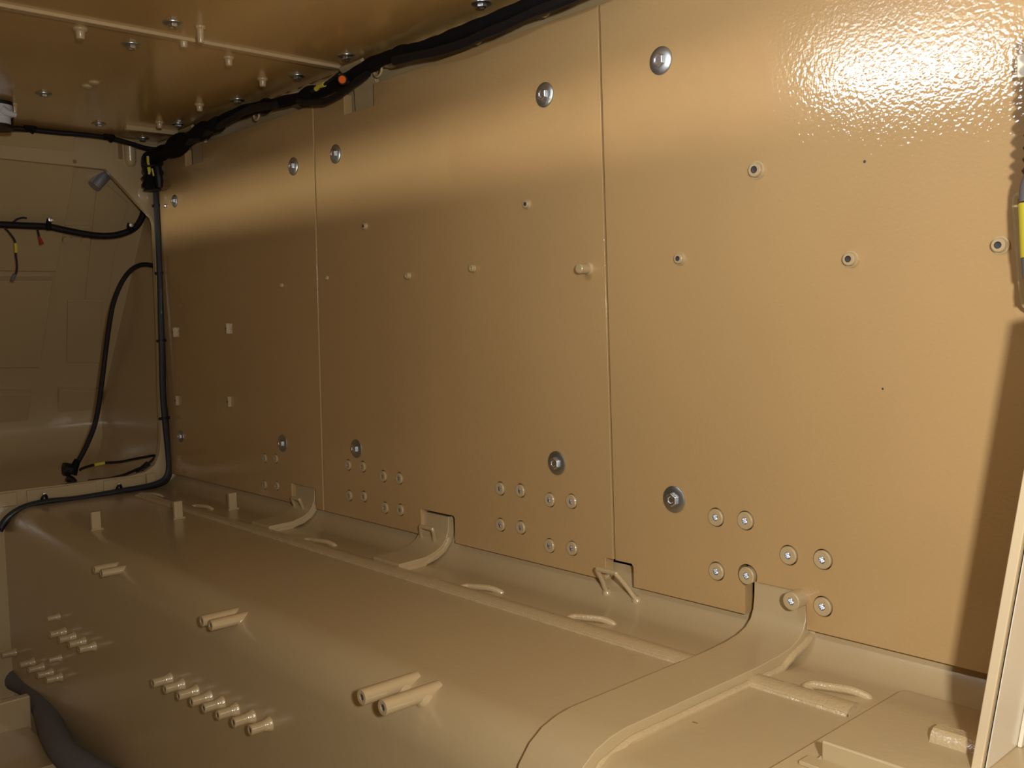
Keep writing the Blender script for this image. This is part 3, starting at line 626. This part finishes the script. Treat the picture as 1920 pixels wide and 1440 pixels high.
t = thing('loop_cable', 'black cable arching from the bulkhead edge down into the compartment to a plug', 'cable', (-.1, 3.2, .4))
local(obj('cable', tube([(0.05191, 3.16, 0.6513), (0.03321, 3.16, 0.6721), (-0.001942, 3.16, 0.6784), (-0.03753, 3.16, 0.6656), (-0.06664, 3.16, 0.6358), (-0.09103, 3.16, 0.5926), (-0.1106, 3.16, 0.5412), (-0.1259, 3.16, 0.473), (-0.1399, 3.16, 0.3963), (-0.1543, 3.16, 0.3114), (-0.1682, 3.16, 0.2352), (-0.185, 3.16, 0.168), (-0.2057, 3.16, 0.1187), (-0.2292, 3.16, 0.07511), (-0.2485, 3.16, 0.04673)], .0078, 10, 6), BLACK), t)
local(obj('plug', tube([(-0.243, 3.16, 0.05967), (-0.2537, 3.16, 0.03888), (-0.2631, 3.16, 0.01459)], .013, 12, 4, lambda t, i: .010 + .005 * t), TAPE), t)
local(obj('plug', tube([(-0.2671, 3.16, 0.02865), (-0.2797, 3.16, 0.03359), (-0.2876, 3.16, 0.03456)], .020, 14, 3, lambda t, i: .021), BLACK), t)
local(obj('plug', tube([(-0.2779, 3.16, 0.006332), (-0.2655, 3.16, -0.002053), (-0.2596, 3.16, -0.01132)], .012, 12, 3), BLACK), t)
t = thing('looped_lead', 'thin black lead with a yellow band lying on the compartment floor', 'cable', (-.2, 3.2, .03))
local(obj('lead', tube([(-0.2559, 3.11, 0.03224), (-0.246, 3.11, 0.03773), (-0.2134, 3.11, 0.04388), (-0.1755, 3.11, 0.04615), (-0.1305, 3.11, 0.04425), (-0.0878, 3.11, 0.04789), (-0.04957, 3.11, 0.05046), (-0.02136, 3.11, 0.05251), (-0.0181, 3.11, 0.04685), (-0.03293, 3.11, 0.03272), (-0.0547, 3.11, 0.01777)], .0042, 8, 5), BLACK), t)
local(obj('label', tube([(-0.2118, 3.105, 0.04417), (-0.197, 3.105, 0.04579), (-0.1805, 3.105, 0.04722)], .0052, 8, 3), YELLOW), t)
local(obj('lead', tube([(-0.0687, 3.11, 0.01599), (-0.09323, 3.11, 0.008566), (-0.1243, 3.11, 0), (-0.1665, 3.11, -0.004526), (-0.2077, 3.11, -0.004267), (-0.2321, 3.11, -0.00445)], .0045, 8, 5), BLACK), t)
local(obj('plug', tube([(-0.02137, 3.15, 0.01695), (-0.04331, 3.15, 0.003627), (-0.06139, 3.15, -0.006507)], .014, 12, 4, lambda t, i: .016 - .004 * t), BLACK), t)
t = thing('compartment_cable', 'black cable sagging across the sloping front plate', 'cable', (-.2, 3.2, .8))
local(obj('cable', tube([(-0.5106, 3.17, 0.7884), (-0.425, 3.17, 0.7894), (-0.3585, 3.17, 0.7894), (-0.2899, 3.17, 0.7894), (-0.2512, 3.17, 0.7829), (-0.1958, 3.17, 0.7737), (-0.1389, 3.17, 0.7677), (-0.08843, 3.17, 0.7714), (-0.04499, 3.17, 0.7853), (-0.01629, 3.17, 0.8039), (0.002676, 3.17, 0.8326), (0.01308, 3.17, 0.8645), (0.01661, 3.17, 0.8995)], .0105, 12, 6), BLACK), t)
for a in ([(-0.292, 3.155, 0.7766), (-0.2925, 3.155, 0.7961), (-0.2886, 3.155, 0.8109)], [(-0.03514, 3.155, 0.7844), (-0.04481, 3.155, 0.7978), (-0.04248, 3.155, 0.8099)]):
    local(obj('clip', tube(a, .008, 8, 3), TAPE), t)
for p in [(-0.2902, 3.14, 0.8078), (-0.04503, 3.14, 0.8033)]:
    o = local(obj('screw', lathe([(0, 0), (.008, 0), (.007, .004), (0, .006)], 12), STEEL), t); o.matrix_basis = Matrix.Translation(p) @ Matrix.Rotation(PI / 2, 4, 'X')
t = thing('hanging_wire', 'thin wire with a yellow band and a small plug hanging from the compartment cable', 'wire', (-0.4136, 3.16, 0.778))
local(obj('wire', tube([(-0.4164, 3.16, 0.781), (-0.4027, 3.16, 0.7642), (-0.3918, 3.16, 0.7471), (-0.3882, 3.16, 0.7313), (-0.3886, 3.16, 0.6961), (-0.387, 3.16, 0.6721), (-0.3898, 3.16, 0.6481), (-0.3981, 3.16, 0.6319)], .0030, 8, 5), BLACK), t)
local(obj('label', tube([(-0.3894, 3.155, 0.734), (-0.3887, 3.155, 0.7197), (-0.3895, 3.155, 0.7053)], .0048, 8, 3), YELLOW), t)
local(obj('plug', tube([(-0.3959, 3.155, 0.6413), (-0.4009, 3.155, 0.6317), (-0.4043, 3.155, 0.6221)], .0060, 8, 3), GREY), t)
t = thing('hanging_wire', 'short wire ending in a red tip hanging from the compartment cable', 'wire', (-0.3241, 3.16, 0.7788))
local(obj('wire', tube([(-0.3239, 3.16, 0.782), (-0.3217, 3.16, 0.766), (-0.3194, 3.16, 0.7531)], .0030, 8, 4), BLACK), t)
local(obj('tip', tube([(-0.3207, 3.16, 0.7579), (-0.3168, 3.16, 0.7451), (-0.3143, 3.16, 0.7338)], .0045, 8, 3, lambda t, i: .0035 + .003 * t), RED), t)
t = thing('hanging_wire', 'short dark wire curling above the compartment cable', 'wire', (-0.3907, 3.16, 0.7949))
local(obj('wire', tube([(-0.3921, 3.16, 0.7964), (-0.3797, 3.16, 0.8066), (-0.3645, 3.16, 0.8122), (-0.3526, 3.16, 0.8112)], .0028, 8, 4), BLACK), t)

t = thing('pipe_stub', 'short grey metal pipe stub under the corner of the bulkhead opening', 'pipe', (-0.1019, 3.16, 0.9715))
a = Vector((-0.1003, 3.13, 0.9845)); b = Vector((-0.1614, 3.125, 0.9157)); m = a.lerp(b, .42)
local(obj('socket', tube([a, m], .023, 16, 1), HULL), t)
local(obj('pipe', tube([m, m.lerp(b, .5), b], .0205, 16, 1), GALV), t)

t = thing('roof_fitting', 'white plastic fitting with a small lever under the roof at the left edge', 'fitting', (-.525, 2.70, 1.02))
local(obj('body', tube([(-0.5328, 2.72, 1.045), (-0.5328, 2.72, 1.022), (-0.5329, 2.72, 0.9981)], .03, 20, 2, lambda t, i: .036 if t < .45 else .031), WHITE), t)
local(obj('lever', tube([(-0.5312, 2.69, 1.032), (-0.5168, 2.69, 1.024), (-0.497, 2.69, 1.02)], .008, 10, 3, lambda t, i: .013 - .007 * t), WHITE), t)
local(obj('rim', tube([(-0.5327, 2.72, 1.024), (-0.5331, 2.72, 1.017)], .034, 20, 1), WHITE), t)
local(obj('backing', tube([(-0.5308, 2.735, 1.059), (-0.5314, 2.735, 1.025), (-0.5332, 2.735, 0.9911)], .04, 16, 1), BLACK), t)
local(obj('pipe', tube([(-.55, 2.75, 1.02), (-.55, 2.75, 1.06)], .02, 12, 1), BLACK), t)

# ------------------------------------------------------------------ right edge: leaning frame web, hose and tab
t = thing('frame_web', 'pale leaning upright frame plate at the right edge of the photo', 'frame', (-.05, .46, -.04))
def web(x0, x1, th, zb, zt, m, nm, dy=0, bev=.0015):
    f = lambda z: .425 - .1525 * (z + .035) + dy
    bm = bmesh.new()
    vs = [bm.verts.new((x, f(z) + d, z)) for x in (x0, x1) for z in (zb, zt) for d in (0, -th)]
    for q in ((0, 1, 3, 2), (4, 6, 7, 5), (0, 4, 5, 1), (2, 3, 7, 6), (0, 2, 6, 4), (1, 5, 7, 3)): bm.faces.new([vs[i] for i in q])
    local(obj(nm, bm, m, bevel=bev), t)
web(-.200, .0, .011, -.036, .47, FRAME, 'web')
web(-.196, .0, .003, -.036, .47, CREAM, 'face_plate', -.0115)
web(-.110, -.006, .005, -.036, .47, CREAM, 'face_plate', -.015)
web(-.085, -.075, .004, -.036, .47, CREAM, 'ridge', -.0205)
t = thing('corrugated_hose', 'corrugated hose ending in a black plug with a yellow label at the right edge', 'hose', (-.05, .42, .7))
hz = [(-0.06, 0.408, 0.7737), (-0.06, 0.4087, 0.7328), (-0.06, 0.4099, 0.6916), (-0.06, 0.4111, 0.6502), (-0.06, 0.413, 0.6146)]
local(obj('conduit', tube(hz, .012, 14, 11, lambda t, i: (.011, .0145, .0165, .0145)[i % 4]), BLACK), t)
local(obj('plug', tube([(-0.055, 0.4148, 0.6183), (-0.055, 0.4203, 0.6039), (-0.055, 0.4213, 0.587)], .012, 14, 4), GREY), t)
local(obj('label', tube([(-0.055, 0.4213, 0.5858), (-0.055, 0.4198, 0.5553), (-0.055, 0.4183, 0.5235)], .0128, 14, 4), YELLOW), t)
local(obj('plug', tube([(-0.055, 0.4183, 0.5235), (-0.055, 0.417, 0.5094), (-0.055, 0.4164, 0.5002)], .0120, 14, 4), GREY), t)
local(obj('tail', tube([(-0.055, 0.4164, 0.5002), (-0.055, 0.4179, 0.4849), (-0.055, 0.4167, 0.4726)], .0085, 12, 4), HULL), t)
t = thing('hose_guide', 'thin bent rod beside the yellow labelled plug at the right edge', 'rod', (-0.02, 0.4497, 0.5973))
local(obj('rod', tube([(-0.02, 0.429, 0.5919), (-0.02, 0.4456, 0.5981), (-0.02, 0.4497, 0.5923), (-0.02, 0.4476, 0.5592), (-0.02, 0.4428, 0.5019), (-0.02, 0.439, 0.4725), (-0.02, 0.4311, 0.4634)], .0045, 8, 6), HULL), t)
t = thing('wall_tab', 'pale block on the wall at the right edge beside the glare', 'tab', (0, 0.4542, 0.7432))
local(obj('block', add_box(bmesh.new(), -.030, .001, .395, .447, .735, .762), CREAM, bevel=.002), t)
